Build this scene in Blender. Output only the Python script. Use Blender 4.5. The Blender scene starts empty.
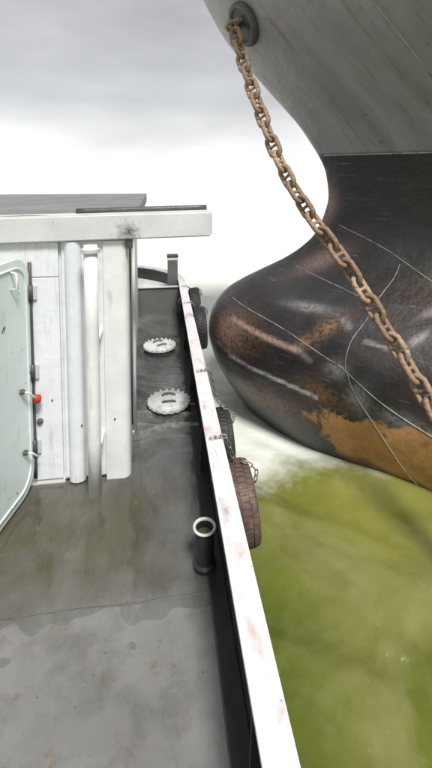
import bpy, bmesh, math, random
import numpy as np
from mathutils import Vector, Matrix, noise as mnoise

random.seed(7)
scene = bpy.context.scene
C = scene.collection

# ---------------------------------------------------------------- camera
cam_data = bpy.data.cameras.new('camera')
cam = bpy.data.objects.new('camera', cam_data)
C.objects.link(cam)
cam.location = (0.0, 0.0, 2.75)
cam.rotation_euler = (math.radians(86), 0, math.radians(-7.66))
cam_data.sensor_fit = 'HORIZONTAL'
cam_data.sensor_width = 36
cam_data.lens = 36 * 430 / 432
cam_data.shift_y = -0.4188
cam_data.clip_start = 0.05
cam_data.clip_end = 20000
scene.camera = cam

# ---------------------------------------------------------------- sky, sun, exposure
SUN_EL, SUN_AZ = 58, 165            # degrees; azimuth clockwise from +Y (behind the camera, to its right)
world = bpy.data.worlds.new('World')
scene.world = world
world.use_nodes = True
wn, wl = world.node_tree.nodes, world.node_tree.links
wn.clear()
wout = wn.new('ShaderNodeOutputWorld')
bg = wn.new('ShaderNodeBackground')
sky = wn.new('ShaderNodeTexSky')
sky.sky_type = 'NISHITA'
sky.sun_disc = False
sky.sun_elevation = math.radians(SUN_EL)
sky.sun_rotation = math.radians(SUN_AZ)
sky.dust_density = 4
bg.inputs['Strength'].default_value = 0.1
tc = wn.new('ShaderNodeTexCoord')
sep = wn.new('ShaderNodeSeparateXYZ')
wl.new(tc.outputs['Generated'], sep.inputs[0])
# overcast: bright haze low down, grey cloud deck above, with soft cloud mottling
ramp = wn.new('ShaderNodeValToRGB')
for i, (p, v) in enumerate([(0.0, (9.5, 9.6, 9.7)), (0.05, (8.2, 8.3, 8.4)), (0.16, (5.0, 5.05, 5.1)), (0.4, (4.2, 4.22, 4.25))]):
    e = ramp.color_ramp.elements[i] if i < 2 else ramp.color_ramp.elements.new(p)
    e.position = p
    e.color = (v[0], v[1], v[2], 1)
wl.new(sep.outputs['Z'], ramp.inputs[0])
mp = wn.new('ShaderNodeMapping')
mp.inputs['Scale'].default_value = (1.6, 1.6, 5)
wl.new(tc.outputs['Generated'], mp.inputs[0])
cn = wn.new('ShaderNodeTexNoise')
cn.inputs['Scale'].default_value = 1.7
cn.inputs['Detail'].default_value = 5
cn.inputs['Roughness'].default_value = 0.5
wl.new(mp.outputs[0], cn.inputs['Vector'])
cm = wn.new('ShaderNodeMapRange')
cm.inputs['From Min'].default_value = 0.3
cm.inputs['From Max'].default_value = 0.7
cm.inputs['To Min'].default_value = 0.84
cm.inputs['To Max'].default_value = 1.14
wl.new(cn.outputs['Fac'], cm.inputs['Value'])
mul = wn.new('ShaderNodeVectorMath')
mul.operation = 'SCALE'
wl.new(ramp.outputs[0], mul.inputs[0])
wl.new(cm.outputs[0], mul.inputs['Scale'])
mix = wn.new('ShaderNodeMix')
mix.data_type = 'RGBA'
mix.inputs['Factor'].default_value = 0.9
wl.new(sky.outputs[0], mix.inputs['A'])
wl.new(mul.outputs[0], mix.inputs['B'])
wl.new(mix.outputs['Result'], bg.inputs['Color'])
wl.new(bg.outputs[0], wout.inputs[0])

sun_data = bpy.data.lights.new('sun', 'SUN')
sun = bpy.data.objects.new('sun', sun_data)
C.objects.link(sun)
sun_data.energy = 3.2
sun_data.angle = math.radians(14)
sun_data.color = (1.0, 0.97, 0.93)
sdir = Vector((math.sin(math.radians(SUN_AZ)) * math.cos(math.radians(SUN_EL)),
               math.cos(math.radians(SUN_AZ)) * math.cos(math.radians(SUN_EL)), math.sin(math.radians(SUN_EL))))
sun.rotation_euler = sdir.to_track_quat('Z', 'Y').to_euler()
sun.location = (-3, -6, 12)

scene.view_settings.view_transform = 'Standard'
scene.view_settings.look = 'None'
scene.view_settings.gamma = 1
scene.view_settings.use_curve_mapping = False
scene.view_settings.exposure = 0.45
scene.render.engine = 'CYCLES'

# ---------------------------------------------------------------- materials
def nmat(name):
    m = bpy.data.materials.new(name)
    m.use_nodes = True
    n, l = m.node_tree.nodes, m.node_tree.links
    return m, n, l, n['Principled BSDF']

def tex(n, l, scale, detail=5, rough=.55, stretch=(1, 1, 1), dist=0.0, attr=None):
    t = n.new('ShaderNodeAttribute') if attr else n.new('ShaderNodeTexCoord')
    if attr:
        t.attribute_name = attr
    mp = n.new('ShaderNodeMapping')
    mp.inputs['Scale'].default_value = stretch
    l.new(t.outputs['Vector' if attr else 'Object'], mp.inputs[0])
    z = n.new('ShaderNodeTexNoise')
    z.inputs['Scale'].default_value = scale
    z.inputs['Detail'].default_value = detail
    z.inputs['Roughness'].default_value = rough
    z.inputs['Distortion'].default_value = dist
    l.new(mp.outputs[0], z.inputs['Vector'])
    return z.outputs['Fac']

def rampf(n, l, fac, stops):
    r = n.new('ShaderNodeValToRGB')
    for i, (p, c) in enumerate(stops):
        e = r.color_ramp.elements[i] if i < 2 else r.color_ramp.elements.new(p)
        e.position = p
        e.color = (c, c, c, 1) if isinstance(c, (int, float)) else (c[0], c[1], c[2], 1)
    l.new(fac, r.inputs[0])
    return r.outputs[0]

def mixc(n, l, fac, a, b):
    x = n.new('ShaderNodeMix')
    x.data_type = 'RGBA'
    for k, v in (('Factor', fac), ('A', a), ('B', b)):
        if isinstance(v, (int, float)):
            x.inputs[k].default_value = v
        elif isinstance(v, tuple):
            x.inputs[k].default_value = (v[0], v[1], v[2], 1)
        else:
            l.new(v, x.inputs[k])
    return x.outputs['Result']

def fmath(n, l, op, a, b, clamp=True):
    x = n.new('ShaderNodeMath')
    x.operation = op
    for i, v in enumerate((a, b)):
        if isinstance(v, (int, float)):
            x.inputs[i].default_value = v
        else:
            l.new(v, x.inputs[i])
    x.use_clamp = clamp
    return x.outputs[0]

def bump(n, l, b, h, strength, dist=.01):
    k = n.new('ShaderNodeBump')
    k.inputs['Strength'].default_value = strength
    k.inputs['Distance'].default_value = dist
    l.new(h, k.inputs['Height'])
    l.new(k.outputs[0], b.inputs['Normal'])

def paint(name, c1, c2, rough=(.35, .6), scale=3.0, stains=(), metallic=0.0, bmp=.15, bscale=40, bdist=.004):
    """worn paint: two blotchy tones plus any number of stain layers (colour, scale, stretch, lo, hi)"""
    m, n, l, b = nmat(name)
    f = tex(n, l, scale, 6, .6)
    col = mixc(n, l, rampf(n, l, f, [(.3, 0.0), (.7, 1.0)]), c1, c2)
    for (sc, s, st, lo, hi) in stains:
        k = rampf(n, l, tex(n, l, s, 7, .65, st, .4), [(lo, 0.0), (hi, 1.0)])
        col = mixc(n, l, k, col, sc)
    l.new(col, b.inputs['Base Color'])
    l.new(rampf(n, l, tex(n, l, scale * 2.3, 4), [(.3, rough[0]), (.7, rough[1])]), b.inputs['Roughness'])
    b.inputs['Metallic'].default_value = metallic
    bump(n, l, b, tex(n, l, bscale, 4), bmp, bdist)
    return m

RUST = (.16, .07, .03)
MAT = {}
MAT['white'] = paint('white_paint', (.78, .80, .81), (.66, .70, .72), (.4, .6), 1.3,
                     [((.46, .45, .41), 2.6, (5, 5, .5), .56, .80), ((.36, .28, .20), 5, (4, 4, .35), .68, .80),
                      (RUST, 11, (1, 1, .5), .72, .78)], bmp=.8, bscale=4.5, bdist=.012)
MAT['white_b'] = paint('white_paint_pipe', (.80, .80, .78), (.66, .68, .68), (.35, .55), 3,
                       [((.42, .39, .34), 5, (3, 3, .4), .60, .80), ((.14, .08, .05), 16, (1, 1, .5), .71, .76)], bmp=.4, bscale=9, bdist=.008)
MAT['door'] = paint('pale_green_paint', (.70, .80, .77), (.62, .71, .69), (.35, .55), 2,
                    [((.45, .42, .28), 3.2, (2, 2, .8), .60, .8), ((.07, .05, .04), 6, (1.5, 1.5, .9), .655, .70)], bmp=.5, bscale=5, bdist=.01)
MAT['fascia'] = paint('grey_white_paint', (.60, .61, .61), (.48, .49, .49), (.4, .65), 2.5,
                      [((.10, .095, .09), 2.4, (1, 1, 1.6), .64, .78), ((.30, .20, .12), 6, (1, 1, .5), .70, .78)])
MAT['beam'] = paint('sooty_beam_paint', (.66, .67, .67), (.52, .53, .53), (.4, .65), 2.5,
                    [((.13, .12, .11), 2.6, (1, 1, 1.6), .60, .76), ((.30, .20, .12), 7, (1, 1, .4), .64, .76)], bmp=.5, bscale=6, bdist=.01)
def soot(m, at, r):
    n, l = m.node_tree.nodes, m.node_tree.links
    b = n['Principled BSDF']
    src = b.inputs['Base Color'].links[0].from_socket
    tcn = n.new('ShaderNodeTexCoord')
    d = n.new('ShaderNodeVectorMath'); d.operation = 'DISTANCE'
    l.new(tcn.outputs['Object'], d.inputs[0]); d.inputs[1].default_value = at
    k = fmath(n, l, 'ADD', fmath(n, l, 'DIVIDE', d.outputs['Value'], r, False), fmath(n, l, 'MULTIPLY', tex(n, l, 16, 8, .75), 1.6, False), False)
    k = rampf(n, l, fmath(n, l, 'MULTIPLY', k, .6), [(.45, .9), (.8, 0.0)])
    l.new(mixc(n, l, k, src, (.03, .028, .028)), b.inputs['Base Color'])
soot(MAT['beam'], (.94, -.06, 2.24), .22)
MAT['roof'] = paint('roof_paint', (.22, .23, .23), (.15, .16, .16), (.5, .75), 2)
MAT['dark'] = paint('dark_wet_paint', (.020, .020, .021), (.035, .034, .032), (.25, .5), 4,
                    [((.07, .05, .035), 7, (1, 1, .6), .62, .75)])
MAT['bulw_far'] = paint('grey_bulwark_paint', (.11, .115, .11), (.16, .165, .16), (.3, .5), 3, [((.09, .06, .04), 6, (1, 1, .5), .62, .75)])
MAT['cap'] = paint('cap_rail_paint', (.72, .70, .71), (.62, .60, .62), (.4, .6), 4,
                   [((.46, .27, .25), 3.2, (1, .6, 1), .56, .72), ((.13, .08, .06), 14, (1, .7, 1), .65, .72), ((.32, .30, .30), 7, (1, .3, 1), .58, .7)], bmp=.5, bscale=16, bdist=.006)
MAT['hatch'] = paint('hatch_paint', (.66, .67, .67), (.50, .51, .51), (.3, .5), 6,
                     [((.13, .10, .085), 13, (1, 1, 1), .60, .72), ((.28, .25, .21), 5, (1, 1, 1), .50, .72)], bmp=.6, bscale=25, bdist=.006)
MAT['steel_dark'] = paint('dark_steel', (.05, .05, .05), (.09, .085, .08), (.35, .6), 10, bscale=80)
MAT['steel'] = paint('bare_steel', (.34, .33, .31), (.22, .20, .18), (.3, .5), 14, [(RUST, 12, (1, 1, 1), .58, .7)], metallic=.6)
MAT['rubber'] = paint('tyre_rubber', (.018, .018, .019), (.035, .033, .031), (.55, .8), 8,
                      [((.12, .11, .10), 6, (1, 1, 1), .6, .8)], bscale=70)
MAT['rubber_mud'] = paint('muddy_tyre_rubber', (.13, .075, .06), (.06, .045, .04), (.55, .8), 6,
                          [((.26, .17, .13), 7, (1, 1, 1), .52, .72)], bscale=70)
MAT['chain'] = paint('rusty_chain_steel', (.46, .33, .23), (.30, .18, .115), (.5, .8), 18,
                     [((.50, .42, .32), 13, (1, 1, 1), .50, .64), ((.07, .04, .025), 21, (1, 1, 1), .54, .66)], bmp=1.0, bscale=45, bdist=.012)
def tint_links(m):
    n, l = m.node_tree.nodes, m.node_tree.links
    b = n['Principled BSDF']
    src = b.inputs['Base Color'].links[0].from_socket
    oi = n.new('ShaderNodeObjectInfo')
    k = rampf(n, l, oi.outputs['Random'], [(0, 0.0), (1, .75)])
    l.new(mixc(n, l, k, src, (.18, .105, .065)), b.inputs['Base Color'])
tint_links(MAT['chain'])
MAT['red'] = paint('red_paint', (.50, .04, .02), (.36, .03, .02), (.35, .5), 20)
MAT['yellow'] = paint('yellow_paint', (.58, .52, .20), (.46, .42, .18), (.4, .6), 12)
MAT['hull_own'] = paint('own_hull_paint', (.06, .062, .06), (.10, .10, .095), (.35, .6), 2, [(RUST, 4, (1, 1, .4), .6, .75)])
MAT['weld'] = paint('weld_bead_steel', (.42, .41, .41), (.26, .25, .25), (.4, .6), 9, [((.09, .08, .08), 7, (1, 1, 1), .52, .66)])
MAT['green_water'] = paint('standing_water', (.10, .11, .05), (.07, .075, .04), (.06, .12), 10, bmp=.02)

def deck_mat():
    m, n, l, b = nmat('deck_plating')
    col = mixc(n, l, rampf(n, l, tex(n, l, 1.5, 7, .62), [(.3, 0.0), (.7, 1.0)]), (.13, .133, .13), (.215, .215, .21))
    col = mixc(n, l, rampf(n, l, tex(n, l, 2.3, 9, .72, (1, 1, 1), .15), [(.46, 0.0), (.66, .85)]), col, (.10, .093, .08))
    col = mixc(n, l, rampf(n, l, tex(n, l, 7, 9, .75), [(.58, 0.0), (.68, 1.0)]), col, (.17, .10, .06))
    col = mixc(n, l, rampf(n, l, tex(n, l, 30, 4, .7), [(.64, 0.0), (.70, .8)]), col, (.09, .07, .055))
    l.new(col, b.inputs['Base Color'])
    l.new(rampf(n, l, tex(n, l, 1.1, 5, .6), [(.40, .16), (.62, .62)]), b.inputs['Roughness'])
    bump(n, l, b, tex(n, l, 55, 5, .7), .28, .004)
    return m

def film_mat():
    """shallow dirty water lying on the deck"""
    m, n, l, b = nmat('deck_water_film')
    col = mixc(n, l, rampf(n, l, tex(n, l, 1.25, 6, .55, (1, .7, 1), .6), [(.36, 0.0), (.64, 1.0)]), (.035, .035, .034), (.14, .14, .137))
    col = mixc(n, l, rampf(n, l, tex(n, l, 2.2, 5, .55), [(.52, 0.0), (.72, .6)]), col, (.06, .056, .036))
    # olive silt gathers in front of the house
    t = n.new('ShaderNodeTexCoord')
    s = n.new('ShaderNodeSeparateXYZ')
    l.new(t.outputs['Object'], s.inputs[0])
    a = n.new('ShaderNodeMapRange'); a.interpolation_type = 'SMOOTHSTEP'
    a.inputs['From Min'].default_value = 4.1; a.inputs['From Max'].default_value = 3.2
    l.new(s.outputs['Y'], a.inputs['Value'])
    c = n.new('ShaderNodeMapRange'); c.interpolation_type = 'SMOOTHSTEP'
    c.inputs['From Min'].default_value = .25; c.inputs['From Max'].default_value = -.25
    l.new(s.outputs['X'], c.inputs['Value'])
    k = fmath(n, l, 'MULTIPLY', a.outputs[0], c.outputs[0])
    k = fmath(n, l, 'MULTIPLY', k, rampf(n, l, tex(n, l, 2.7, 5, .6), [(.25, .3), (.65, 1.0)]))
    col = mixc(n, l, k, col, (.072, .064, .034))
    dep = n.new('ShaderNodeAttribute'); dep.attribute_name = 'depth'
    wet = mixc(n, l, rampf(n, l, tex(n, l, 2.3, 9, .72, (1, 1, 1), .15), [(.4, 0.0), (.66, 1.0)]), (.15, .15, .145), (.09, .085, .07))
    col = mixc(n, l, dep.outputs['Fac'], wet, col)
    fr = n.new('ShaderNodeAttribute'); fr.attribute_name = 'ripple_sheen'
    k = fmath(n, l, 'MULTIPLY', fr.outputs['Fac'], rampf(n, l, tex(n, l, 12, 7, .7), [(.38, 0.0), (.62, .8)]))
    col = mixc(n, l, k, col, (.34, .34, .32))  # pale crest lines painted in to imitate reflections on the ripples
    # floating scum and grit
    col = mixc(n, l, rampf(n, l, tex(n, l, 11, 9, .75, (1, .8, 1), .3), [(.60, 0.0), (.72, .6)]), col, (.17, .165, .13))
    l.new(col, b.inputs['Base Color'])
    b.inputs['Roughness'].default_value = .05
    b.inputs['IOR'].default_value = 1.5
    bump(n, l, b, tex(n, l, 17, 4, .55, (1, .7, 1), .3), .32, .008)
    return m

def sea_mat():
    m, n, l, b = nmat('sea_water')
    at = n.new('ShaderNodeAttribute'); at.attribute_name = 'glare_wash'
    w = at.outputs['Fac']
    green = mixc(n, l, rampf(n, l, tex(n, l, .5, 5, .5), [(.34, 0.0), (.66, 1.0)]), (.085, .105, .016), (.195, .205, .045))
    green = mixc(n, l, rampf(n, l, tex(n, l, .85, 8, .62, (1, .8, 1), .6), [(.42, 0.0), (.78, .7)]), green, (.31, .30, .15))
    nz = tex(n, l, 2.2, 9, .68)
    # noise-broken white: foam by the bow, painted glare on the far water
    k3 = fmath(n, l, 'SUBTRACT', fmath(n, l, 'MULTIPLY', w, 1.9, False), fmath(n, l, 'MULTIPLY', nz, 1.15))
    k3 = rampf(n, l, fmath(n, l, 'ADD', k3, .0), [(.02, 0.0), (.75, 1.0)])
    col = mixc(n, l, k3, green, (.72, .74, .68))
    fle = rampf(n, l, tex(n, l, 6.5, 9, .72), [(.63, 0.0), (.72, .5)])
    col = mixc(n, l, fmath(n, l, 'MULTIPLY', fle, rampf(n, l, tex(n, l, .8, 3), [(.45, 0.0), (.65, 1.0)])), col, (.55, .56, .42))
    l.new(col, b.inputs['Base Color'])
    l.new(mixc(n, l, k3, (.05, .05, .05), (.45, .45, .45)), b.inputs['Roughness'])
    b.inputs['IOR'].default_value = 1.36
    bump(n, l, b, tex(n, l, 2.4, 2.5, .45), .5, .09)
    return m

def bow_mat():
    m, n, l, b = nmat('black_hull_paint')
    a1 = n.new('ShaderNodeAttribute'); a1.attribute_name = 'wear'
    a2 = n.new('ShaderNodeAttribute'); a2.attribute_name = 'coat'
    s1 = n.new('ShaderNodeSeparateColor'); l.new(a1.outputs['Color'], s1.inputs[0])
    s2 = n.new('ShaderNodeSeparateColor'); l.new(a2.outputs['Color'], s2.inputs[0])
    big = tex(n, l, .9, 7, .6)
    mid = tex(n, l, 4, 8, .65)
    fine = tex(n, l, 17, 7, .7)
    col = mixc(n, l, rampf(n, l, big, [(.3, 0.0), (.7, 1.0)]), (.016, .015, .017), (.040, .037, .038))
    col = mixc(n, l, rampf(n, l, tex(n, l, 2.2, 7, .6), [(.5, 0.0), (.72, .8)]), col, (.052, .036, .026))
    # horizontal scuffing all over the bow
    col = mixc(n, l, rampf(n, l, tex(n, l, 2.0, 9, .72, (.7, 7, 1), 0, 'plate'), [(.56, 0.0), (.70, .65)]), col, (.105, .098, .10))
    col = mixc(n, l, rampf(n, l, tex(n, l, 5.0, 6, .6, (.35, 9, 1), .1, 'plate'), [(.655, 0.0), (.68, .75)]), col, (.26, .24, .235))
    col = mixc(n, l, rampf(n, l, tex(n, l, 9, 8, .75), [(.66, 0.0), (.70, .8)]), col, (.15, .075, .04))
    # green-tinged upper plating
    col = mixc(n, l, fmath(n, l, 'MULTIPLY', s2.outputs[2], rampf(n, l, mid, [(.2, .4), (.7, 1.0)])), col, (.020, .030, .022))
    # pale grey topsides above the paint line
    gcol = mixc(n, l, rampf(n, l, tex(n, l, 1.4, 7, .65, (1.5, .3, 1), 0, 'plate'), [(.35, 0.0), (.7, 1.0)]), (.29, .295, .295), (.19, .19, .19))
    gcol = mixc(n, l, rampf(n, l, tex(n, l, 3, 9, .72, (3, .22, 1), 0, 'plate'), [(.56, 0.0), (.70, .8)]), gcol, (.17, .09, .05))
    gcol = mixc(n, l, rampf(n, l, tex(n, l, 5, 8, .75), [(.62, 0.0), (.68, .8)]), gcol, (.10, .06, .04))
    col = mixc(n, l, s2.outputs[1], col, gcol)
    # worn red lead and rust near the waterline
    ocol = mixc(n, l, rampf(n, l, mid, [(.3, 0.0), (.68, 1.0)]), (.60, .33, .15), (.42, .19, .075))
    ocol = mixc(n, l, rampf(n, l, tex(n, l, 2.4, 6, .6), [(.56, 0.0), (.7, .75)]), ocol, (.17, .145, .05))
    k = fmath(n, l, 'ADD', s1.outputs[0], fmath(n, l, 'SUBTRACT', fmath(n, l, 'MULTIPLY', mid, 1.7, False), .85, False), False)
    k = fmath(n, l, 'MULTIPLY', rampf(n, l, k, [(.42, 0.0), (.62, 1.0)]), rampf(n, l, s1.outputs[0], [(.02, 0.0), (.25, 1.0)]))
    col = mixc(n, l, k, col, ocol)
    # rust blotches
    k = fmath(n, l, 'MULTIPLY', s1.outputs[2], rampf(n, l, fine, [(.40, 0.0), (.56, 1.0)]))
    col = mixc(n, l, k, col, (.30, .15, .07))
    # scrapes down to primer, then pinkish streaks and a pale stem strip
    k = fmath(n, l, 'MULTIPLY', s1.outputs[1], rampf(n, l, fine, [(.30, .15), (.55, 1.0)]))
    col = mixc(n, l, k, col, (.52, .50, .50))
    k = fmath(n, l, 'MULTIPLY', s2.outputs[0], rampf(n, l, fine, [(.30, .3), (.58, 1.0)]))
    col = mixc(n, l, k, col, (.46, .30, .26))
    col = mixc(n, l, fmath(n, l, 'MULTIPLY', a2.outputs['Alpha'], .75), col, (.028, .026, .016))
    l.new(col, b.inputs['Base Color'])
    l.new(rampf(n, l, tex(n, l, 2.6, 6, .6), [(.3, .22), (.7, .48)]), b.inputs['Roughness'])
    h = fmath(n, l, 'ADD', fmath(n, l, 'MULTIPLY', tex(n, l, 1.7, 4, .5), .8), fmath(n, l, 'MULTIPLY', fine, .16))
    bump(n, l, b, h, .6, .09)
    return m

MAT['deck'] = deck_mat()
MAT['film'] = film_mat()
MAT['sea'] = sea_mat()
MAT['bow'] = bow_mat()

# ---------------------------------------------------------------- mesh helpers
def mesh_obj(name, me, mat, parent=None, smooth=False):
    if mat is not None and not me.materials:
        me.materials.append(mat)
    if smooth:
        me.polygons.foreach_set('use_smooth', [True] * len(me.polygons))
    o = bpy.data.objects.new(name, me)
    C.objects.link(o)
    if parent is not None:
        o.parent = parent
    return o

def from_bm(name, bm, mat, parent=None, smooth=False):
    bmesh.ops.recalc_face_normals(bm, faces=bm.faces)
    me = bpy.data.meshes.new(name)
    bm.to_mesh(me)
    bm.free()
    return mesh_obj(name, me, mat, parent, smooth)

def from_data(name, v, f, mat, parent=None, smooth=False):
    me = bpy.data.meshes.new(name)
    me.from_pydata([tuple(p) for p in v], [], f)
    me.update()
    return mesh_obj(name, me, mat, parent, smooth)

def empty(name, loc=(0, 0, 0)):
    o = bpy.data.objects.new(name, None)
    o.location = loc
    o.empty_display_size = .1
    C.objects.link(o)
    return o

def tag(o, label, cat, group=None):
    o['label'] = label
    o['category'] = cat
    if group:
        o['group'] = group
    return o

def prism(bm, pts, z0, z1, bev=0.0):
    """extrude an XY outline between two heights"""
    a = [bm.verts.new((x, y, z0)) for x, y in pts]
    b = [bm.verts.new((x, y, z1)) for x, y in pts]
    k = len(pts)
    fs = [bm.faces.new(a[::-1]), bm.faces.new(b)]
    for i in range(k):
        fs.append(bm.faces.new((a[i], a[(i+1) % k], b[(i+1) % k], b[i])))
    if bev:
        es = {e for f in fs for e in f.edges}
        bmesh.ops.bevel(bm, geom=list(es), offset=bev, segments=2, affect='EDGES', profile=.6)

def box(bm, x0, x1, y0, y1, z0, z1, bev=0.0):
    prism(bm, [(x0, y0), (x1, y0), (x1, y1), (x0, y1)], z0, z1, bev)

def box_obj(name, dims, mat, parent=None, bev=.006):
    bm = bmesh.new()
    box(bm, *dims, bev)
    return from_bm(name, bm, mat, parent)

def tube(bm, pts, r, n=12, cap=True, closed=False):
    pts = [Vector(p) for p in pts]
    k = len(pts)
    rings = []
    prev = None
    for i, p in enumerate(pts):
        if closed:
            t = pts[(i+1) % k] - pts[i-1]
        else:
            t = pts[min(i+1, k-1)] - pts[max(i-1, 0)]
        t.normalize()
        if prev is None:
            a = Vector((0, 0, 1)) if abs(t.z) < .9 else Vector((1, 0, 0))
            u = t.cross(a).normalized()
        else:
            u = (prev - t * prev.dot(t)).normalized()
        prev = u
        w = t.cross(u)
        rr = r[i] if isinstance(r, (list, tuple)) else r
        rings.append([bm.verts.new(p + (u * math.cos(q) + w * math.sin(q)) * rr) for q in [2*math.pi*j/n for j in range(n)]])
    for i in range(k if closed else k - 1):
        a, b = rings[i], rings[(i+1) % k]
        for j in range(n):
            bm.faces.new((a[j], a[(j+1) % n], b[(j+1) % n], b[j]))
    if cap and not closed:
        bm.faces.new(rings[0][::-1])
        bm.faces.new(rings[-1])

def tube_obj(name, pts, r, mat, parent=None, n=12, closed=False):
    bm = bmesh.new()
    tube(bm, pts, r, n, True, closed)
    return from_bm(name, bm, mat, parent, True)

def lathe(bm, prof, n=32, axis='Z'):
    """prof: closed list of (radius, height); radius 0 points are shared"""
    rings = []
    for r, h in prof:
        if r < 1e-6:
            p = (0, 0, h) if axis == 'Z' else (h, 0, 0)
            rings.append([bm.verts.new(p)])
        else:
            ring = []
            for j in range(n):
                q = 2*math.pi*j/n
                c, s = r*math.cos(q), r*math.sin(q)
                ring.append(bm.verts.new((c, s, h) if axis == 'Z' else (h, c, s)))
            rings.append(ring)
    for a, b in zip(rings[:-1], rings[1:]):
        for j in range(n):
            j2 = (j+1) % n
            if len(a) == 1 and len(b) == 1:
                continue
            if len(a) == 1:
                bm.faces.new((a[0], b[j2], b[j]))
            elif len(b) == 1:
                bm.faces.new((a[j], a[j2], b[0]))
            else:
                bm.faces.new((a[j], a[j2], b[j2], b[j]))

def copy_tree(o, parent=None):
    c = o.copy()
    C.objects.link(c)
    c.parent = parent
    for ch in list(o.children):
        copy_tree(ch, c)
    return c

def smooth_by_angle(o, deg=35):
    me = o.data
    me.polygons.foreach_set('use_smooth', [True] * len(me.polygons))
    bm = bmesh.new()
    bm.from_mesh(me)
    for e in bm.edges:
        if len(e.link_faces) == 2 and e.calc_face_angle(0) > math.radians(deg):
            e.smooth = False
    bm.to_mesh(me)
    bm.free()

# ---------------------------------------------------------------- lines of the bow
def pchip(xs, ys):
    xs = np.array(xs, float); ys = np.array(ys, float)
    h = np.diff(xs); d = np.diff(ys) / h
    m = np.zeros_like(ys); m[0] = d[0]; m[-1] = d[-1]
    for i in range(1, len(xs) - 1):
        if d[i-1] * d[i] > 0:
            w1 = 2*h[i] + h[i-1]; w2 = h[i] + 2*h[i-1]
            m[i] = (w1 + w2) / (w1/d[i-1] + w2/d[i])
    def f(x):
        x = np.clip(np.asarray(x, float), xs[0], xs[-1])
        i = np.clip(np.searchsorted(xs, x) - 1, 0, len(h) - 1)
        t = (x - xs[i]) / h[i]
        return ((2*t**3 - 3*t**2 + 1)*ys[i] + (t**3 - 2*t**2 + t)*h[i]*m[i]
                + (-2*t**3 + 3*t**2)*ys[i+1] + (t**3 - t**2)*h[i]*m[i+1])
    return f
# bow of the black ship: stem profile, bulb half-breadth, flare, all against height
stem_at = pchip([-2.4, -1.8, -1.3, -.9, -.5, -.13, .2, .45, .65, .85, 1.05, 1.25, 1.45, 1.7, 2.0, 2.35, 2.7, 3.4, 4.2, 5.1, 6, 7, 8],
                [1.9, 1.1, .62, .30, .09, 0, .05, .17, .36, .66, 1.02, 1.38, 1.66, 1.9, 2.04, 2.12, 2.08, 1.72, 1.05, .3, -.2, -.7, -1.2])
bulb_at = pchip([-2.4, -1.8, -1.1, -.5, .1, .6, .9, 1.2, 1.5, 2.0, 3.0, 5.0, 8.0],
                [.35, .68, .88, .95, .93, .74, .55, .36, .22, .12, .14, .5, .9])
flare_at = pchip([-2.4, -1.1, 0, 1.5, 3, 6, 8], [.3, .36, .36, .36, .42, .6, .75])
TIP = (.955, 7.9); AFT = (math.sin(math.radians(65)), -math.cos(math.radians(65)))
OUT = (AFT[1], -AFT[0])
def breadth(u, z):
    b = bulb_at(z); L = .7 + .9*np.clip(b/.9, 0, 1)
    q = 1 - np.clip(u / L, 0, 1)
    k = flare_at(z)
    return b*np.sqrt(np.clip(1 - q*q, 0, 1)) + 4.2*(1 - np.exp(-k*u/4.2))
def hull_pt(u, z, side=1, off=0.0):
    s = stem_at(z) + u; w = (breadth(u, z) + off) * side
    return np.stack([TIP[0] + AFT[0]*s + OUT[0]*w, TIP[1] + AFT[1]*s + OUT[1]*w, z + 0*s], -1)

SEA = -1.35
def sstep(a, b, x):
    t = np.clip((np.asarray(x, float) - a) / (b - a), 0, 1)
    return t*t*(3 - 2*t)

# ---------------------------------------------------------------- sea
def axis(fine0, fine1, step, far0, far1, grow):
    a = list(np.arange(fine0, fine1 + 1e-6, step))
    d = step; x = a[-1]
    while x < far1:
        d *= grow; x += d; a.append(x)
    d = step; x = a[0]; pre = []
    while x > far0:
        d *= grow; x -= d; pre.append(x)
    return np.array(pre[::-1] + a)

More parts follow.
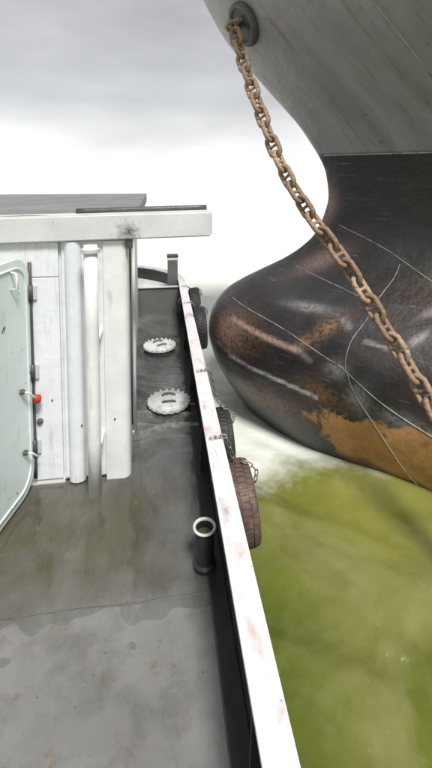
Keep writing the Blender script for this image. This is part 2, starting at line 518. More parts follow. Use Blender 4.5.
def build_sea():
    xs = axis(.45, 7.0, .05, -4000, 4000, 1.16)
    ys = axis(.6, 11.5, .05, -300, 9000, 1.13)
    X, Y = np.meshgrid(xs, ys)
    near = np.exp(-np.maximum(0, np.hypot(X - 2.5, Y - 6) - 6) / 12)
    Z = np.zeros_like(X)
    rng = random.Random(3)
    for i in range(26):
        lam = rng.uniform(.35, 2.6); th = rng.uniform(-.9, .9) + .5; ph = rng.uniform(0, 6.28)
        k = 2*math.pi/lam
        Z += 0.0088*lam**.8*np.sin(k*(X*math.cos(th) + Y*math.sin(th)) + ph + .6*np.sin(.9*X + .7*Y + i))
    Z *= near
    # churned ridge piled up along the bow's waterline
    rel = np.stack([X - TIP[0], Y - TIP[1]], -1)
    s = rel[..., 0]*AFT[0] + rel[..., 1]*AFT[1]
    w = rel[..., 0]*OUT[0] + rel[..., 1]*OUT[1]
    s0 = float(stem_at(SEA))
    wl = breadth(np.clip(s - s0, 0, 30), np.full_like(s, SEA))
    dist = np.where(s > s0, w - wl, np.hypot(np.minimum(s - s0, 0), np.abs(w)))
    bowwave = np.exp(-(np.clip(dist, 0, 9)/.28)**2) * (dist > -.3)
    Z += .05*bowwave*(.6 + .4*np.sin(3.1*s + 1.3*np.sin(1.7*s)))
    glare_wash = .32*sstep(3.6, 6.2, Y - .35*(X - 1.5)) + .68*sstep(5.2, 7.4, Y - .35*(X - 1.5) + .5)  # far water coloured white to imitate sky glare, beyond any foam
    glare_wash = np.clip(glare_wash + (.30*sstep(2.6, .6, s) + .22)*bowwave + (.5*sstep(3.2, 6.2, Y) + .16)*np.exp(-np.clip(X - .5, 0, 9)/.45)*sstep(1.5, 3.0, Y), 0, 1)
    V = np.stack([X, Y, Z + SEA], -1).reshape(-1, 3)
    ny, nx = X.shape
    idx = np.arange(nx*ny).reshape(ny, nx)
    F = np.stack([idx[:-1, :-1], idx[:-1, 1:], idx[1:, 1:], idx[1:, :-1]], -1).reshape(-1, 4)
    me = bpy.data.meshes.new('sea')
    me.from_pydata(V.tolist(), [], F.tolist())
    me.update()
    a = me.attributes.new('glare_wash', 'FLOAT', 'POINT')
    a.data.foreach_set('value', glare_wash.reshape(-1).astype(np.float32))
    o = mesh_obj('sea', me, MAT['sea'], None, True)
    o['kind'] = 'structure'

# ---------------------------------------------------------------- own vessel: hull, deck
def side_x(y):            # inner face of the starboard bulwark
    y = max(y, -4)
    if y < 8.3:
        return .425 + .004*(y - 3)
    t = min((y - 8.3)/1.9, 1)
    return -2.0 + (2.0 + .446)*math.sqrt(max(0, 1 - t*t))

def house_x(y):           # side wall of the deckhouse
    return -.268 - .030*(y - 3.78)

END_N = 22
def ship_outline(off=0.0):
    pts = [(side_x(-4) + off, -4.0)]
    for y in (0, 2, 4, 6, 8.3):
        pts.append((side_x(y) + off, y))
    for i in range(1, END_N + 1):
        q = i/END_N*math.pi/2
        pts.append((-2.0 + (2.446 + off)*math.cos(q), 8.3 + (1.9 + off)*math.sin(q)))
    return pts

def build_ship():
    rim = ship_outline()
    left = [(-4.4 - x, y) for x, y in rim][::-1]           # mirrored port side
    bm = bmesh.new()
    prism(bm, rim + left[1:], -.06, 0.0)
    deck = from_bm('deck', bm, MAT['deck'])
    deck['kind'] = 'structure'
    # weld beads between the deck plates, near part
    for y in (1.15, 2.62):
        pts = [(x, y + .004*math.sin(x*9), .0) for x in np.linspace(-3.6, .42, 60)]
        tube_obj('weld_seam', pts, .006, MAT['steel_dark'], deck, 6)
    for x in (-1.62,):
        pts = [(x + .004*math.sin(y*8), y, .0) for y in np.linspace(-1, 3.7, 50)]
        tube_obj('weld_seam', pts, .006, MAT['steel_dark'], deck, 6)
    # outer hull plating
    out = ship_outline(.055)
    outl = [(-4.4 - x, y) for x, y in out][::-1]
    bm = bmesh.new()
    prism(bm, out + outl[1:], -2.4, -.07)
    h = from_bm('vessel_hull', bm, MAT['hull_own'])
    tag(h, 'dark hull of the work vessel under the flooded side deck', 'hull')

    # bulwark: plate, cap rail, stays
    b = tag(empty('bulwark', (side_x(4) , 4, 0)), 'long bulwark with flat white cap rail and dark inner face along the side deck', 'bulwark')
    L = Vector(b.location)
    def strip(name, a, c, z0, z1, mat, ys=None, bev=.004):
        pts = ship_outline()
        o0, o1 = ship_outline(a), ship_outline(c)
        bm = bmesh.new()
        rows = []
        for (x0, y0), (x1, y1) in zip(o0, o1):
            rows.append([bm.verts.new((x0 - L.x, y0 - L.y, z0)), bm.verts.new((x1 - L.x, y1 - L.y, z0)),
                         bm.verts.new((x1 - L.x, y1 - L.y, z1)), bm.verts.new((x0 - L.x, y0 - L.y, z1))])
        for r0, r1 in zip(rows[:-1], rows[1:]):
            for j in range(4):
                bm.faces.new((r0[j], r0[(j+1) % 4], r1[(j+1) % 4], r1[j]))
        bm.faces.new(rows[0]); bm.faces.new(rows[-1][::-1])
        if bev:
            es = [e for e in bm.edges if len(e.link_faces) == 2 and e.calc_face_angle(0) > .8]
            bmesh.ops.bevel(bm, geom=es, offset=bev, segments=2, affect='EDGES')
        o = from_bm(name, bm, mat, b)
        return o
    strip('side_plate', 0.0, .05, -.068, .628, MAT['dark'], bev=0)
    strip('cap_rail', -.072, .062, .63, .655, MAT['cap'], bev=.008)
    for y in (1.6, 3.75, 5.15, 6.5, 7.7):
        x = side_x(y)
        bm = bmesh.new()
        v = [(x - .07, 0.04), (x, 0.04), (x, .62), (x - .05, .62)]
        f0 = [bm.verts.new((px - L.x, y - .006 - L.y, pz + .001)) for px, pz in v]
        f1 = [bm.verts.new((px - L.x, y + .006 - L.y, pz + .001)) for px, pz in v]
        bm.faces.new(f0); bm.faces.new(f1[::-1])
        for j in range(4):
            bm.faces.new((f0[j], f0[(j+1) % 4], f1[(j+1) % 4], f1[j]))
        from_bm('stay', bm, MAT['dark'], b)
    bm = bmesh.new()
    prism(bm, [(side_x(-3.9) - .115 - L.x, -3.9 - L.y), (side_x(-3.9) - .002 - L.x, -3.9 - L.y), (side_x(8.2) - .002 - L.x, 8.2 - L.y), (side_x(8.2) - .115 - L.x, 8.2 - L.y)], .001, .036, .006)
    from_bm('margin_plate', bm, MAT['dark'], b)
    # raised end platform inside the rounded bulwark
    bm = bmesh.new()
    pts = [(x, y) for x, y in ship_outline(-.012) if y > 8.25]
    pts[0] = (pts[0][0], 8.42)
    prism(bm, pts + [(-4.4 - x, y) for x, y in pts][::-1][1:], .34, .37)
    o = from_bm('raised_deck', bm, MAT['white_b'])
    o['kind'] = 'structure'
    # low transverse bulwark closing the walkway
    t = tag(empty('breakwater', (0.0, 8.28, 0)), 'low dark grey steel breakwater across the far end of the walkway', 'breakwater')
    box_obj('plate', (-.405, .436, 0, .035, .002, .53), MAT['bulw_far'], t, .004)
    box_obj('top_flange', (-.405, .436, -.03, .055, .532, .552), MAT['fascia'], t, .006)
    for x in (-.2, .12):
        box_obj('stiffener', (x - .006, x + .006, .036, .12, .003, .5), MAT['bulw_far'], t, 0)

def build_film():
    xs = np.arange(-2.6, .4221, .022); ys = np.arange(1.6, 8.27, .022)
    H = {}
    V, F, D, FR = [], [], [], []
    def height(x, y):
        h = .0
        d = math.hypot(x - .10, y - 4.90)
        # swash piling round the hatches and sloshing across the walkway
        a = max(0, 1 - abs(y - 4.95)/1.15)
        ridge = math.sin(13*(y - .75*x*x) + 2.2*math.sin(3.4*x + 1.1*y) + 1.5*mnoise.noise((x*3, y*2, 0)))
        h += .042*a*(1 - abs(ridge))**2.0
        h += .010*math.exp(-max(0, d - .26)/.3)*math.sin(27*d)
        d2 = math.hypot(x, y - 6.55)
        h += .005*math.exp(-max(0, d2 - .26)/.3)*math.sin(24*d2 + 1)
        b = math.exp(-((y - 4.42 - .10*math.sin(4*x + .6) + .05*x)/.045)**2)
        h += .026*b
        h += .007*mnoise.noise((x*4.5, y*3.2, 3.3)) + .0028*mnoise.noise((x*13, y*9, 1.7))
        return h, min(1, 1.0*a*(1 - abs(ridge))**5 + .9*b + .5*math.exp(-abs(d - .285)/.03))
    for y in ys:
        for x in xs:
            if y > 3.80 and x < house_x(y) - .03:
                continue
            # the film thins out and its edge wanders over the drier plating near the camera
            edge = 2.50 + .30*mnoise.noise((x*1.1, 4.2, 0)) + .30*mnoise.noise((x*2.6, y*2.6, 2.0)) + .20*mnoise.noise((x*7, y*7, 5.0))
            fade = max(-.6, min(1, (y - edge)/.6))
            D.append(max(0.0, fade))
            H[(round(x/.022), round(y/.022))] = len(V)
            hh, fr = height(x, y)
            FR.append(fr*max(fade, 0))
            V.append((x, y, .0115*fade + hh*max(fade, .0)))
    for (i, j), k in H.items():
        q = [(i, j), (i+1, j), (i+1, j+1), (i, j+1)]
        if all(p in H for p in q):
            F.append([H[p] for p in q])
    o = from_data('deck_water', V, F, MAT['film'], None, True)
    o.data.attributes.new('depth', 'FLOAT', 'POINT').data.foreach_set('value', D)
    o.data.attributes.new('ripple_sheen', 'FLOAT', 'POINT').data.foreach_set('value', FR)
    o['kind'] = 'structure'

# ---------------------------------------------------------------- deckhouse
def build_house():
    hs = tag(empty('deckhouse', (-1.2, 3.78, 0)), 'white steel deckhouse with flat roof beam beside the wet walkway', 'deckhouse')
    L = Vector(hs.location)
    def part(name, dims, mat, bev=.006, parent=hs):
        x0, x1, y0, y1, z0, z1 = dims
        return box_obj(name, (x0 - L.x, x1 - L.x, y0 - L.y, y1 - L.y, z0, z1), mat, parent, bev)
    # front wall plates, butted with a recessed joint
    part('backing_wall', (-3.9, -.30, 3.81, 3.84, .02, 2.17), MAT['white_b'], 0)
    for (x0, x1) in ((-3.9, -2.02), (-2.012, -.852)):
        part('wall_panel', (x0, x1, 3.77, 3.808, .06, 1.86), MAT['white'], .006)
        part('wall_panel', (x0, x1, 3.772, 3.808, 1.867, 2.165), MAT['white'], .006)
    part('wall_panel', (-.83, -.30, 3.785, 3.809, .05, 2.165), MAT['white'], .004)
    part('kick_plate', (-3.9, -.84, 3.782, 3.809, .004, .055), MAT['white_b'], .004)
    # side wall, slightly canted to the walkway
    def side_panel(y0, y1, z0, z1, mat, t=.03, d=0.0):
        bm = bmesh.new()
        prism(bm, [(house_x(y0) - t + d - L.x, y0 - L.y), (house_x(y0) + d - L.x, y0 - L.y),
                   (house_x(y1) + d - L.x, y1 - L.y), (house_x(y1) - t + d - L.x, y1 - L.y)], z0, z1, .004)
        return from_bm('wall_panel', bm, mat, hs)
    for y0, y1 in ((3.9, 5.3), (5.307, 6.75), (6.757, 8.15)):
        side_panel(y0, y1, .004, 2.165, MAT['white'])
    part('rear_wall', (-3.9, -.44, 8.12, 8.148, .004, 2.16), MAT['white'])
    part('port_wall', (-3.93, -3.902, 3.785, 8.11, .004, 2.16), MAT['white'])
    # rounded corner post
    bm = bmesh.new()
    x0, x1, y0, y1, r = -.478, -.268, 3.765, 3.898, .07
    pts = [(x0, y0)]
    for i in range(9):
        q = -math.pi/2 + i/8*math.pi/2
        pts.append((x1 - r + r*math.cos(q), y0 + r + r*math.sin(q)))
    pts += [(x1, y1), (x0, y1)]
    prism(bm, [(x - L.x, y - L.y) for x, y in pts], .003, 2.168)
    o = from_bm('corner_post', bm, MAT['white_b'], hs)
    smooth_by_angle(o, 30)
    # half-round pilaster and the downpipe in front of the wall
    bm = bmesh.new()
    pts = [(-.73 + .072*math.cos(q), 3.786 - .055*math.sin(q)) for q in np.linspace(0, math.pi, 15)]
    prism(bm, [(x - L.x, y - L.y) for x, y in pts][::-1], .03, 2.166)
    o = from_bm('pilaster', bm, MAT['white'], hs)
    smooth_by_angle(o, 30)
    px, py = -.556, 3.60
    pipe = tube_obj('downpipe', [(px - L.x, py - L.y, z) for z in (.004, .5, 1.0, 1.5, 2.16)], .056, MAT['white_b'], hs, 24)
    bm = bmesh.new()
    lathe(bm, [(.0, .0), (.075, .0), (.075, .03), (.0, .03)], 24)
    o = from_bm('collar', bm, MAT['fascia'], pipe); o.location = (px - L.x, py - L.y, 2.10)
    bm = bmesh.new()
    box(bm, -.062, .062, .0, .135, 0, .03, .003)
    for z in (.42, 1.35):
        o = mesh_obj('pipe_clip', bpy.data.meshes.new('pipe_clip'), MAT['white_b'], pipe)
        bm.to_mesh(o.data); o.location = (px - L.x, py + .045 - L.y, z)
    bm.free()
    # slim grab pole standing off the side wall
    gp = tube_obj('grab_pole', [(-.262 - L.x, 4.46 - L.y, z) for z in (.012, 1.0, 2.17)], .017, MAT['white_b'], hs, 14)
    bm = bmesh.new()
    lathe(bm, [(0, 0), (.035, 0), (.035, .008), (0, .008)], 16)
    o = from_bm('foot_plate', bm, MAT['white_b'], gp); o.location = (-.262 - L.x, 4.46 - L.y, .008)
    tube_obj('conduit', [(-.272 - L.x, 4.12 - L.y, z) for z in (.3, 1.2, 2.168)], .010, MAT['steel_dark'], hs, 10)
    # roof slab with deep front beam reaching out over the walkway
    part('roof', (-4.05, -.22, 3.97, 8.3, 2.20, 2.36), MAT['roof'], .01)
    bm = bmesh.new()
    v = []
    for x, dz in ((-4.05, -.055), (.458, .022)):
        for y in (3.72, 3.965):
            for z in (2.172, 2.392):
                v.append(bm.verts.new((x - L.x, y - L.y, z + dz)))
    for q in ((0, 1, 3, 2), (4, 6, 7, 5), (0, 4, 5, 1), (2, 3, 7, 6), (0, 2, 6, 4), (1, 5, 7, 3)):
        bm.faces.new([v[i] for i in q])
    bmesh.ops.bevel(bm, geom=list(bm.edges), offset=.012, segments=3, affect='EDGES')
    beam = from_bm('roof_beam', bm, MAT['beam'], hs)
    # bead along the top, end plate and bracket
    part('end_plate', (.4605, .474, 3.74, 3.95, 2.21, 2.40), MAT['white_b'], .003, beam)
    part('lamp_bracket', (-.275, -.225, 3.74, 3.80, 2.10, 2.178), MAT['steel_dark'], .006, beam)
    tube_obj('roof_pipe', [(x - L.x, 3.93 - L.y + .012*math.sin(2*x), 2.424 + .017*x) for x in np.linspace(-.72, .44, 14)], .026, MAT['steel_dark'], hs, 12)
    tube_obj('roof_cable', [(x - L.x, 3.80 - L.y + .02*math.sin(3*x), 2.392 + .017*x + .008*math.sin(5*x + 1)) for x in np.linspace(-2.6, -.1, 40)], .011, MAT['rubber'], hs, 8)

    # open weathertight door, hinged at the front wall
    hx, hy = -1.085, 3.74
    ang = math.radians(14)                         # past square, its free edge swung a little to port
    W, z0, z1, R, T = .74, .05, 2.06, .19, .045
    o2 = []
    def arc(cx, cz, a0, a1, n=8):
        for i in range(n + 1):
            q = a0 + (a1 - a0)*i/n
            o2.append((cx + R*math.cos(q), cz + R*math.sin(q)))
    arc(R*.5, z0 + R, -math.pi, -math.pi/2); arc(W - R, z0 + R, -math.pi/2, 0)
    arc(W - R, z1 - R, 0, math.pi/2); arc(R*.5, z1 - R, math.pi/2, math.pi)
    dirv = Vector((-math.sin(ang), -math.cos(ang), 0)); nv = Vector((math.cos(ang), -math.sin(ang), 0))
    shift = R*.5
    def dp(t, n_, z):
        p = Vector((hx, hy, z)) + dirv*(t + shift) + nv*n_ - L
        return (p.x, p.y, z)
    bm = bmesh.new()
    fa = [bm.verts.new(dp(t, 0, z)) for t, z in o2]
    fb = [bm.verts.new(dp(t, -T, z)) for t, z in o2]
    bm.faces.new(fa); bm.faces.new(fb[::-1])
    k = len(o2)
    for i in range(k):
        bm.faces.new((fa[i], fb[i], fb[(i+1) % k], fa[(i+1) % k]))
    es = [e for e in bm.edges if len(e.link_faces) == 2 and e.calc_face_angle(0) > 1.2]
    bmesh.ops.bevel(bm, geom=es, offset=.008, segments=2, affect='EDGES')
    door = from_bm('door', bm, MAT['door'], hs)
    door['label'] = 'pale green weathertight door standing open'
    # pressed rib frame on the visible face
    cx, cz = W/2, (z0 + z1)/2
    rim = [dp(cx + (t - cx)*.86 - .01, .002, cz + (z - cz)*.935) for t, z in o2]
    tube_obj('gasket_rim', rim, .010, MAT['door'], door, 8, True)
    # hinge knuckles and dark hinge gap
    for z in (.38, 1.05, 1.74):
        tube_obj('hinge', [(hx + .008 - L.x, hy - L.y, z - .07), (hx + .008 - L.x, hy - L.y, z + .07)], .022, MAT['steel_dark'], door, 12)
        bm = bmesh.new()
        box(bm, hx - .03 - L.x, hx + .055 - L.x, hy + .008 - L.y, hy + .027 - L.y, z - .06, z + .06, .003)
        from_bm('hinge_leaf', bm, MAT['fascia'], door)
    tube_obj('gasket', [(hx + .004 - L.x, hy + .012 - L.y, z) for z in np.linspace(.1, 2.0, 12)], .016, MAT['steel_dark'], door, 8)
    # dogs: pivot boss with a bent lever
    def dog(t, z, dt, dz, grip=None):
        a = dp(t, .004, z)
        bm = bmesh.new()
        lathe(bm, [(0, 0), (.022, 0), (.022, .02), (.014, .034), (0, .034)], 14, 'X')
        bo = from_bm('dog_boss', bm, MAT['steel_dark'], door)
        bo.location = a; bo.rotation_euler.z = -ang
        p = [dp(t, .03, z), dp(t + dt*.25, .055, z + dz*.2), dp(t + dt*.7, .06, z + dz*.7), dp(t + dt, .058, z + dz)]
        tube_obj('dog_lever', p, .0085, MAT['white_b'], door, 10)
        if grip:
            a, b_ = Vector(p[-2]), Vector(p[-1])
            d = (b_ - a).normalized()
            tube_obj('dog_grip', [b_ - d*.02, b_ + d*.02, b_ + d*.10], [.012, .040, .006], MAT['red'], door, 12)
    dog(.08, .97, -.13, -.12, True)
    dog(.06, .44, -.12, -.11)
    dog(.55, 1.86, .0, -.11)
    dog(.56, .50, -.03, -.14)
    h = [dp(.17, .0, 1.98), dp(.17, .05, 1.97), dp(.165, .055, 1.85), dp(.17, .0, 1.84)]
    tube_obj('pull_handle', h, .010, MAT['white_b'], door, 10)
    h = [dp(.62, .0, .52), dp(.62, .04, .51), dp(.62, .04, .36), dp(.62, .0, .35)]
    tube_obj('pull_handle', h, .014, MAT['yellow'], door, 10)
    # small fittings on the front wall
    for x, z, r in ((-1.035, .60, .026), (-.93, .78, .008), (-.68, .55, .008), (-.40, .57, .009)):
        bm = bmesh.new()
        lathe(bm, [(0, 0), (r, 0), (r, -r*.6), (r*.5, -r), (0, -r)], 14)
        o = from_bm('wall_stud', bm, MAT['steel_dark'], hs, True)
        y = 3.768 if x < -.85 else (3.738 if x < -.6 else 3.766)
        o.rotation_euler = (-math.pi/2, 0, 0)
        o.location = (x - L.x, y - L.y, z)
        o.rotation_euler = (-math.pi/2, 0, 0)

# ---------------------------------------------------------------- deck hatches
def build_hatches():
    h = empty('deck_hatch', (.10, 4.90, 0))
    R = .236
    bm = bmesh.new()
    lathe(bm, [(0, .0), (.222, .0), (.222, .062), (0, .062)], 48)
    smooth_by_angle(from_bm('coaming', bm, MAT['steel_dark'], h))
    # lid with notched rim
    bm = bmesh.new()
    N = 20
    ring = []
    for i in range(N):
        for f, r in ((.0, R + .012), (.60, R + .012), (.64, R + .002), (.96, R + .002)):
            q = 2*math.pi*(i + f)/N
            ring.append((r*math.cos(q), r*math.sin(q)))
    prism(bm, ring, .064, .088)
    lid = from_bm('lid', bm, MAT['hatch'], h)
    bm = bmesh.new()
    lathe(bm, [(.205, .088), (.203, .093), (.185, .094), (.178, .101), (.10, .107), (0, .109)], 40)
    smooth_by_angle(from_bm('dome', bm, MAT['hatch'], lid, True), 40)
    first = None
    for i in range(N):
        q = 2*math.pi*(i + .28)/N
        if first is None:
            bm = bmesh.new()
            bmesh.ops.create_cone(bm, cap_ends=True, segments=6, radius1=.016, radius2=.015, depth=.018)
            first = from_bm('bolt', bm, MAT['hatch'], h)
            o = first
        else:
            o = first.copy(); C.objects.link(o)
        o.location = ((R + .001)*math.cos(q), (R + .001)*math.sin(q), .0965)
        o.rotation_euler.z = q
    for s in (1, -1):
        pts = []
        for i in range(11):
            q = math.pi*i/10
            pts.append((.075*math.cos(q), s*(.075 + .012*math.sin(q)), .100 + .034*math.sin(q)**.6))
        tube_obj('handle', pts, .0095, MAT['steel_dark'], lid, 8)
    tag(h, 'round white bolted hatch ringed by ripples, between grab pole and bulwark', 'hatch', 'bolted hatches in the side deck')
    c = copy_tree(h)
    c.location = (.0, 6.56, 0)
    c.rotation_euler.z = .4
    tag(c, 'round white bolted hatch next to the far grey breakwater', 'hatch', 'bolted hatches in the side deck')

# ---------------------------------------------------------------- small deck fittings
def build_fittings():
    # open pipe stub by the bulwark
    p = tag(empty('pipe_stub', (.297, 2.80, .035)), 'open round pipe stub with pale rim standing against the bulwark', 'pipe')
    bm = bmesh.new()
    lathe(bm, [(.080, .002), (.080, .015), (.066, .03), (.066, .262), (.060, .262), (.060, .13), (.0, .13)], 36)
    smooth_by_angle(from_bm('pipe_wall', bm, MAT['dark'], p), 35)
    bm = bmesh.new()
    lathe(bm, [(.062, .264), (.076, .262), (.082, .268), (.082, .274), (.077, .279), (.068, .279), (.062, .274), (.062, .264)], 40)
    from_bm('rim', bm, MAT['hatch'], p, True)
    bm = bmesh.new()
    lathe(bm, [(.0, .215), (.0595, .215)], 32)
    from_bm('standing_water', bm, MAT['green_water'], p, True)
    # mooring post at the far corner
    b = tag(empty('mooring_post', (.272, 8.56, 0)), 'dark square mooring post with white top band at the far bulwark corner', 'post')
    box_obj('shaft', (-.10, .10, -.09, .09, .373, 1.02), MAT['bulw_far'], b, .012)
    box_obj('band', (-.106, .106, -.096, .096, 1.022, 1.072), MAT['white_b'], b, .006)
    box_obj('top_cap', (-.112, .112, -.10, .10, 1.074, 1.12), MAT['steel_dark'], b, .01)
    box_obj('base_flange', (-.13, .13, -.11, .11, .372, .395), MAT['bulw_far'], b, .005)
    # welded mooring eye on the inner bulwark
    e = tag(tube_obj('mooring_eye', [(.045*math.cos(q), 0, .045*math.sin(q)) for q in np.linspace(0, 2*math.pi, 17)[:-1]], .011, MAT['steel'], None, 10, True),
            'small steel mooring eye on the inner bulwark near the dark post', 'mooring eye')
    e.location = (side_x(7.45) - .054, 7.45, .50)

# ---------------------------------------------------------------- chains
def link_mesh(name, length, width, bar, stud, mat, n=28, m=10):
    """stadium link, long axis X, flat in XY"""
    bm = bmesh.new()
    r = width/2 - bar/2
    a = length/2 - bar/2 - r
    pts = []
    for i in range(n//2):
        q = -math.pi/2 + math.pi*i/(n//2 - 1)
        pts.append((a + r*math.cos(q), r*math.sin(q), 0))
    for i in range(n//2):
        q = math.pi/2 + math.pi*i/(n//2 - 1)
        pts.append((-a + r*math.cos(q), r*math.sin(q), 0))
    tube(bm, pts, bar/2, m, False, True)
    if stud:
        tube(bm, [(0, -r, 0), (0, -r*.5, 0), (0, 0, 0), (0, r*.5, 0), (0, r, 0)], [bar*.5, bar*.36, bar*.3, bar*.36, bar*.5], 8)
    bmesh.ops.recalc_face_normals(bm, faces=bm.faces)
    me = bpy.data.meshes.new(name)
    bm.to_mesh(me); bm.free()
    me.polygons.foreach_set('use_smooth', [True]*len(me.polygons))
    me.materials.append(mat)
    return me

def curve_pts(ctrl, n=600):
    """Catmull-Rom through the control points, dense"""
    c = [Vector(p) for p in ctrl]
    c = [c[0]*2 - c[1]] + c + [c[-1]*2 - c[-2]]
    out = []
    seg = len(c) - 3
    for i in range(seg):
        p0, p1, p2, p3 = c[i:i+4]
        for j in range(n//seg):
            t = j/(n//seg)
            out.append(.5*((2*p1) + (p2 - p0)*t + (2*p0 - 5*p1 + 4*p2 - p3)*t*t + (3*p1 - p0 - 3*p2 + p3)*t**3))
    out.append(c[-2])
    return out

def lay_chain(root, ctrl, me, pitch, roll0=.6, jitter=.08):
    pts = curve_pts(ctrl)
    acc = 0; want = pitch/2; i = 0; L = Vector(root.location)
    rng = random.Random(5)
    for a, b in zip(pts[:-1], pts[1:]):
        d = (b - a).length
        while acc + d >= want:
            p = a.lerp(b, (want - acc)/d)
            t = (b - a).normalized()
            side = t.cross(Vector((0, 1, .2))).normalized()
            nrm = side.cross(t)
            M = Matrix((t, side, nrm)).transposed().to_4x4()
            q = roll0 + (i % 2)*math.pi/2 + rng.uniform(-jitter, jitter)
            o = bpy.data.objects.new('link', me)
            C.objects.link(o)
            o.parent = root
            o.matrix_local = Matrix.Translation(p - L) @ M @ Matrix.Rotation(q, 4, 'X')
            want += pitch; i += 1
        acc += d

# ---------------------------------------------------------------- tyre fenders
def build_tyres():
    def tyre(name, x, y, z, R, mat, label, tilt=0.0):
        t = empty(name, (x, y, z))
        w = .19
        bm = bmesh.new()
        r_in = R*.52
        prof = [(r_in, -w*.36), (r_in + .01, -w*.44), (R*.72, -w*.52), (R*.90, -w*.49), (R*.965, -w*.40),
                (R*.975, 0), (R*.965, w*.40), (R*.90, w*.49), (R*.72, w*.52), (r_in + .01, w*.44), (r_in, w*.36),
                (r_in + .035, w*.33), (R*.80, w*.40), (R*.88, 0), (R*.80, -w*.40), (r_in + .035, -w*.33), (r_in, -w*.36)]
        lathe(bm, prof, 48, 'X')
        from_bm('carcass', bm, mat, t, True)
        bm = bmesh.new()
        n = 44
        for row, (xa, xb) in enumerate(((-w*.44, -w*.20), (-w*.15, w*.15), (w*.20, w*.44))):
            for i in range(n):
                q0 = 2*math.pi*(i + .5*(row % 2) + .08)/n; q1 = 2*math.pi*(i + .5*(row % 2) + .80)/n
                vs = []
                for r in (R*.955, R):
                    for xx in (xa, xb):
                        for q in (q0, q1):
                            rr = r - (.012 if abs(xx) > w*.4 else 0)
                            vs.append(bm.verts.new((xx, rr*math.cos(q), rr*math.sin(q))))
                for f in ((0, 1, 3, 2), (4, 6, 7, 5), (0, 4, 5, 1), (2, 3, 7, 6), (0, 2, 6, 4), (1, 5, 7, 3)):
                    bm.faces.new([vs[j] for j in f])
        from_bm('tread', bm, mat, t)
        t.rotation_euler = (0, tilt, 0)
        tag(t, label, 'tyre', 'tyre fenders hung along the bulwark')
        return t
    small = link_mesh('small_link', .062, .036, .0095, False, MAT['steel'], 20, 6)
    X = lambda y: side_x(y) + .062
    specs = [
        (3.17, .16, .30, MAT['rubber_mud'], 'muddy brown tyre fender hanging outside the bulwark across from the pipe stub', .10),
        (4.22, .02, .29, MAT['rubber'], 'black tyre fender hung on a visible chain outside the bulwark', .05),
        (6.75, .27, .34, MAT['rubber'], 'black tyre fender outside the bulwark close to the ship bow tip', .04),
        (7.75, .30, .34, MAT['rubber'], 'black tyre fender outside the bulwark nearest the mooring post', .04),
    ]
    for i, (y, z, R, m, lab, tilt) in enumerate(specs):
        x = X(y) + .085 + .19*.52 - .062 + .02
        tyre('tyre_fender', x, y, z, R, m, lab, -tilt)
        ch = tag(empty('fender_chain', (X(y) - .06, y, .655)),
                 ['short steel chain over the cap rail holding the muddy brown tyre',
                  'short steel chain looped over the cap rail above the plain black tyre',
                  'short steel chain holding the tyre close to the ship bow tip',
                  'short steel chain holding the tyre nearest the mooring post'][i], 'chain', 'chains holding the tyre fenders')
        dy = .16 if i == 1 else .05
        lay_chain(ch, [(X(y) - .10, y + dy, .667), (X(y) - .02, y + dy + .01, .672), (X(y) + .035, y + dy, .645),
                       (X(y) + .11, y + dy*.8, max(z + R*.85, .36)), (x + .02, y + .02, z + R + .012), (x + .112, y, z + R*.84), (x + .105, y - .01, z + R*.58), (x + .05, y - .015, z + R*.46), (x, y - .015, z + R*.50)],
                  small, .043, .4, .2)

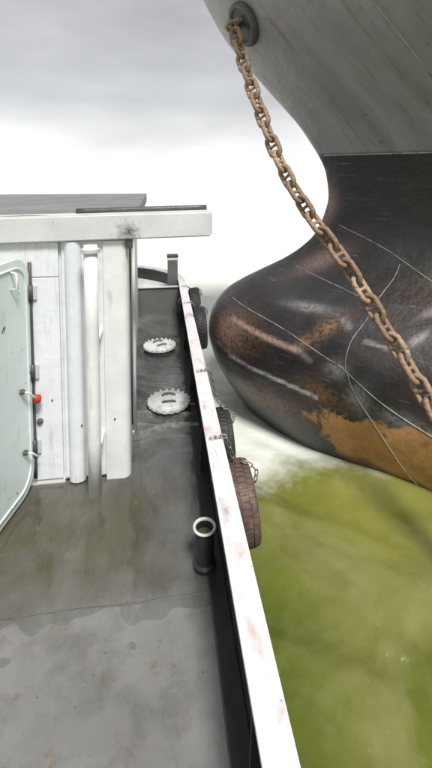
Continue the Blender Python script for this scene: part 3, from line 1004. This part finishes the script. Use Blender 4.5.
# ---------------------------------------------------------------- the other ship
def build_bow():
    root = tag(empty('ship_bow', (TIP[0] + AFT[0]*2, TIP[1] + AFT[1]*2, SEA)),
               'huge black rust-scarred bulbous bow of a ship about to strike the tyre fenders', 'ship')
    L = np.array(root.location)
    zs = np.concatenate([np.linspace(-2.3, -1.5, 10)[:-1], np.arange(-1.5, 2.4, .03), np.linspace(2.4, 8.0, 90)])
    us = np.concatenate([np.linspace(0, 1, 45)[:-1]**2*.5, np.arange(.5, 5, .035), np.linspace(5, 14, 50)])
    Z, U = np.meshgrid(zs, us, indexing='ij')
    port = hull_pt(U, Z); star = hull_pt(U, Z, -1)
    nz, nu = Z.shape
    V = np.concatenate([port.reshape(-1, 3), star.reshape(-1, 3)]) - L
    idx = np.arange(nz*nu).reshape(nz, nu)
    F = np.stack([idx[:-1, :-1], idx[1:, :-1], idx[1:, 1:], idx[:-1, 1:]], -1).reshape(-1, 4)
    G = idx + nz*nu
    G[:, 0] = idx[:, 0]                           # both sides share the stem line
    F2 = np.stack([G[:-1, :-1], G[:-1, 1:], G[1:, 1:], G[1:, :-1]], -1).reshape(-1, 4)
    faces = F.tolist() + F2.tolist()
    top = idx[-1].tolist(); topg = G[-1].tolist()
    for i in range(nu - 1):                       # weather deck
        faces.append([top[i], top[i+1], topg[i+1], topg[i]] if i else [top[0], top[1], topg[1]])
    for i in range(nz - 1):                       # closing bulkhead aft
        faces.append([int(idx[i, -1]), int(idx[i+1, -1]), int(G[i+1, -1]), int(G[i, -1])])
    me = bpy.data.meshes.new('hull')
    me.from_pydata(V.tolist(), [], faces)
    me.update()
    # wear and tone masks on the plating, in the ship's own measures (u aft of the stem, z up)
    def lined(pts, width, soft=.6):
        d = np.full(Z.shape, 9.0)
        for (a, b) in zip(pts[:-1], pts[1:]):
            a = np.array(a); b = np.array(b); ab = b - a
            t = np.clip(((U - a[0])*ab[0] + (Z - a[1])*ab[1])/(ab @ ab), 0, 1)
            d = np.minimum(d, np.hypot(U - a[0] - t*ab[0], Z - a[1] - t*ab[1]))
        return np.clip(1 - (d/width - soft)/(1 - soft), 0, 1)
    def blot(u, z, ru, rz):
        return np.exp(-((U - u)/ru)**2 - ((Z - z)/rz)**2)
    anti = sstep(-.22, -.72, Z + .06*np.sin(3.3*U))*sstep(1.45, 2.3, U)
    scr = np.maximum.reduce([.9*lined([(.65, -.22), (1.0, -.24), (1.5, -.28), (2.04, -.37)], .034),
                             .45*lined([(.3, -.12), (.8, -.20)], .03),
                             .35*lined([(2.0, .70), (2.2, .60)], .04, .1), .5*lined([(2.5, .50), (2.80, .47)], .03, .1),
                             .35*lined([(1.7, .26), (1.95, .12)], .05, .1), .5*lined([(3.4, .05), (3.6, .10)], .04, .1),
                             .5*blot(2.75, .95, .07, .09), .6*blot(3.0, .62, .06, .10), .5*blot(2.35, .10, .16, .12),
                             .45*blot(2.62, -.20, .14, .22), .4*blot(1.4, .75, .35, .05), .35*blot(3.1, -.35, .3, .12)])
    pink = np.maximum.reduce([.95*lined([(.54, .36), (1.1, .29), (1.75, .21)], .05, .3), .7*blot(.04, 2.15, .13, .34), .6*blot(.5, .1, .3, .3), .5*blot(.55, 1.35, .22, .22)])  # pinkish scratch and patches, one pale strip along the stem
    rust = np.maximum.reduce([1.0*blot(1.92, .52, .12, .16), .9*blot(1.80, .36, .10, .10), .5*blot(.7, .15, .4, .35), .5*blot(2.6, 1.5, .5, .4),
                              .6*blot(2.1, -.3, .3, .15), .5*blot(1.2, -.7, .6, .2), .45*blot(4.2, .6, .7, .5)])
    grey = sstep(3.03, 3.05, Z)
    green = sstep(.9, 1.7, Z)*sstep(.6, 1.6, U)
    zero = np.ones_like(Z)
    slime = sstep(SEA + .22, SEA + .06, Z + .05*np.sin(5*U) + .03*np.sin(13*U))
    pl = me.attributes.new('plate', 'FLOAT_VECTOR', 'POINT')
    pv = np.stack([U, Z, 0*Z], -1).reshape(-1, 3)
    pl.data.foreach_set('vector', np.concatenate([pv, pv + [40, 0, 0]]).astype(np.float32).reshape(-1))
    for nm, chs in (('wear', (anti, scr, rust, zero)), ('coat', (pink, grey, green, slime))):
        at = me.attributes.new(nm, 'FLOAT_COLOR', 'POINT')
        d = np.stack([c.reshape(-1) for c in chs], -1)
        at.data.foreach_set('color', np.concatenate([d, d]).astype(np.float32).reshape(-1))
    hull = mesh_obj('hull', me, MAT['bow'], root, True)
    hull.data.validate()
    # weld seams standing proud of the plating
    def seam(pts, r=.011, ext=None):
        p = curve_pts([(u, z, 0) for u, z in pts], 120)
        w = [hull_pt(np.array(q.x), np.array(q.y), 1, .002) - L for q in p]
        tube_obj('weld_seam', [tuple(q) for q in w], r, MAT['weld'], root, 6)
    seam([(.25, .61), (1.34, .45), (2.31, .16), (2.46, .09), (3.38, -.42), (5.5, -1.2)], .008)
    seam([(.34, 1.2), (1.04, 1.09), (1.74, .97)], .006)
    seam([(.31, 1.89), (1.2, 1.59), (2.2, 1.25), (4.5, .6)], .008)
    seam([(1.58, 1.41), (1.99, .99), (2.27, .71), (2.36, .4), (2.43, .12)], .006)
    seam([(2.46, .09), (2.77, -.61), (2.78, -1.3)], .007)
    seam([(.1, 3.04), (2, 3.04), (6, 3.04), (12, 3.04)], .012)
    seam([(2.2, 3.04), (2.3, 5), (2.4, 7.9)], .010)
    seam([(5.2, 1.0), (5.3, 3.04), (5.5, 7.9)], .010)
    seam([(.3, 5.6), (2, 5.6), (6, 5.5), (12, 5.4)], .010)
    # hawse pipe with its rim
    hz, hu = 5.12, .52
    c = hull_pt(np.array(hu), np.array(hz)); a = hull_pt(np.array(hu + .05), np.array(hz)) - c; b = hull_pt(np.array(hu), np.array(hz + .05)) - c
    nrm = Vector(np.cross(a, b)).normalized()
    if nrm.dot(Vector((OUT[0], OUT[1], 0))) < 0:
        nrm = -nrm
    ex = Vector(a).normalized(); ey = nrm.cross(ex)
    rim = [Vector(c - L) + nrm*.03 + (ex*math.cos(q)*.24 + ey*math.sin(q)*.30) for q in np.linspace(0, 2*math.pi, 25)[:-1]]
    tube_obj('hawse_rim', rim, .06, MAT['steel_dark'], root, 10, True)
    bm = bmesh.new()
    vs = [bm.verts.new(Vector(c - L) + nrm*.06 + (ex*math.cos(q)*.23 + ey*math.sin(q)*.29)) for q in np.linspace(0, 2*math.pi, 25)[:-1]]
    bm.faces.new(vs)
    from_bm('hawse_mouth', bm, MAT['dark'], root)
    start = Vector(c) + nrm*.02
    # anchor chain leading down past the bow
    ch = tag(empty('anchor_chain', tuple(start)), 'heavy rusty stud-link anchor chain hanging diagonally in front of the black bow', 'chain')
    me = link_mesh('stud_link', .385, .235, .067, True, MAT['chain'])
    out = start + nrm*.18 + Vector((0, 0, -.12))
    lay_chain(ch, [tuple(start), tuple(out), (1.63, 5.95, 3.10), (1.95, 5.50, 2.28), (2.36, 5.10, 1.58), (2.67, 4.68, .90), (2.88, 4.25, .34), (3.12, 3.55, -.62), (3.4, 2.9, -1.55)],
              me, .251, .75, .12)

build_sea()
build_ship()
build_film()
build_house()
build_hatches()
build_fittings()
build_tyres()
build_bow()
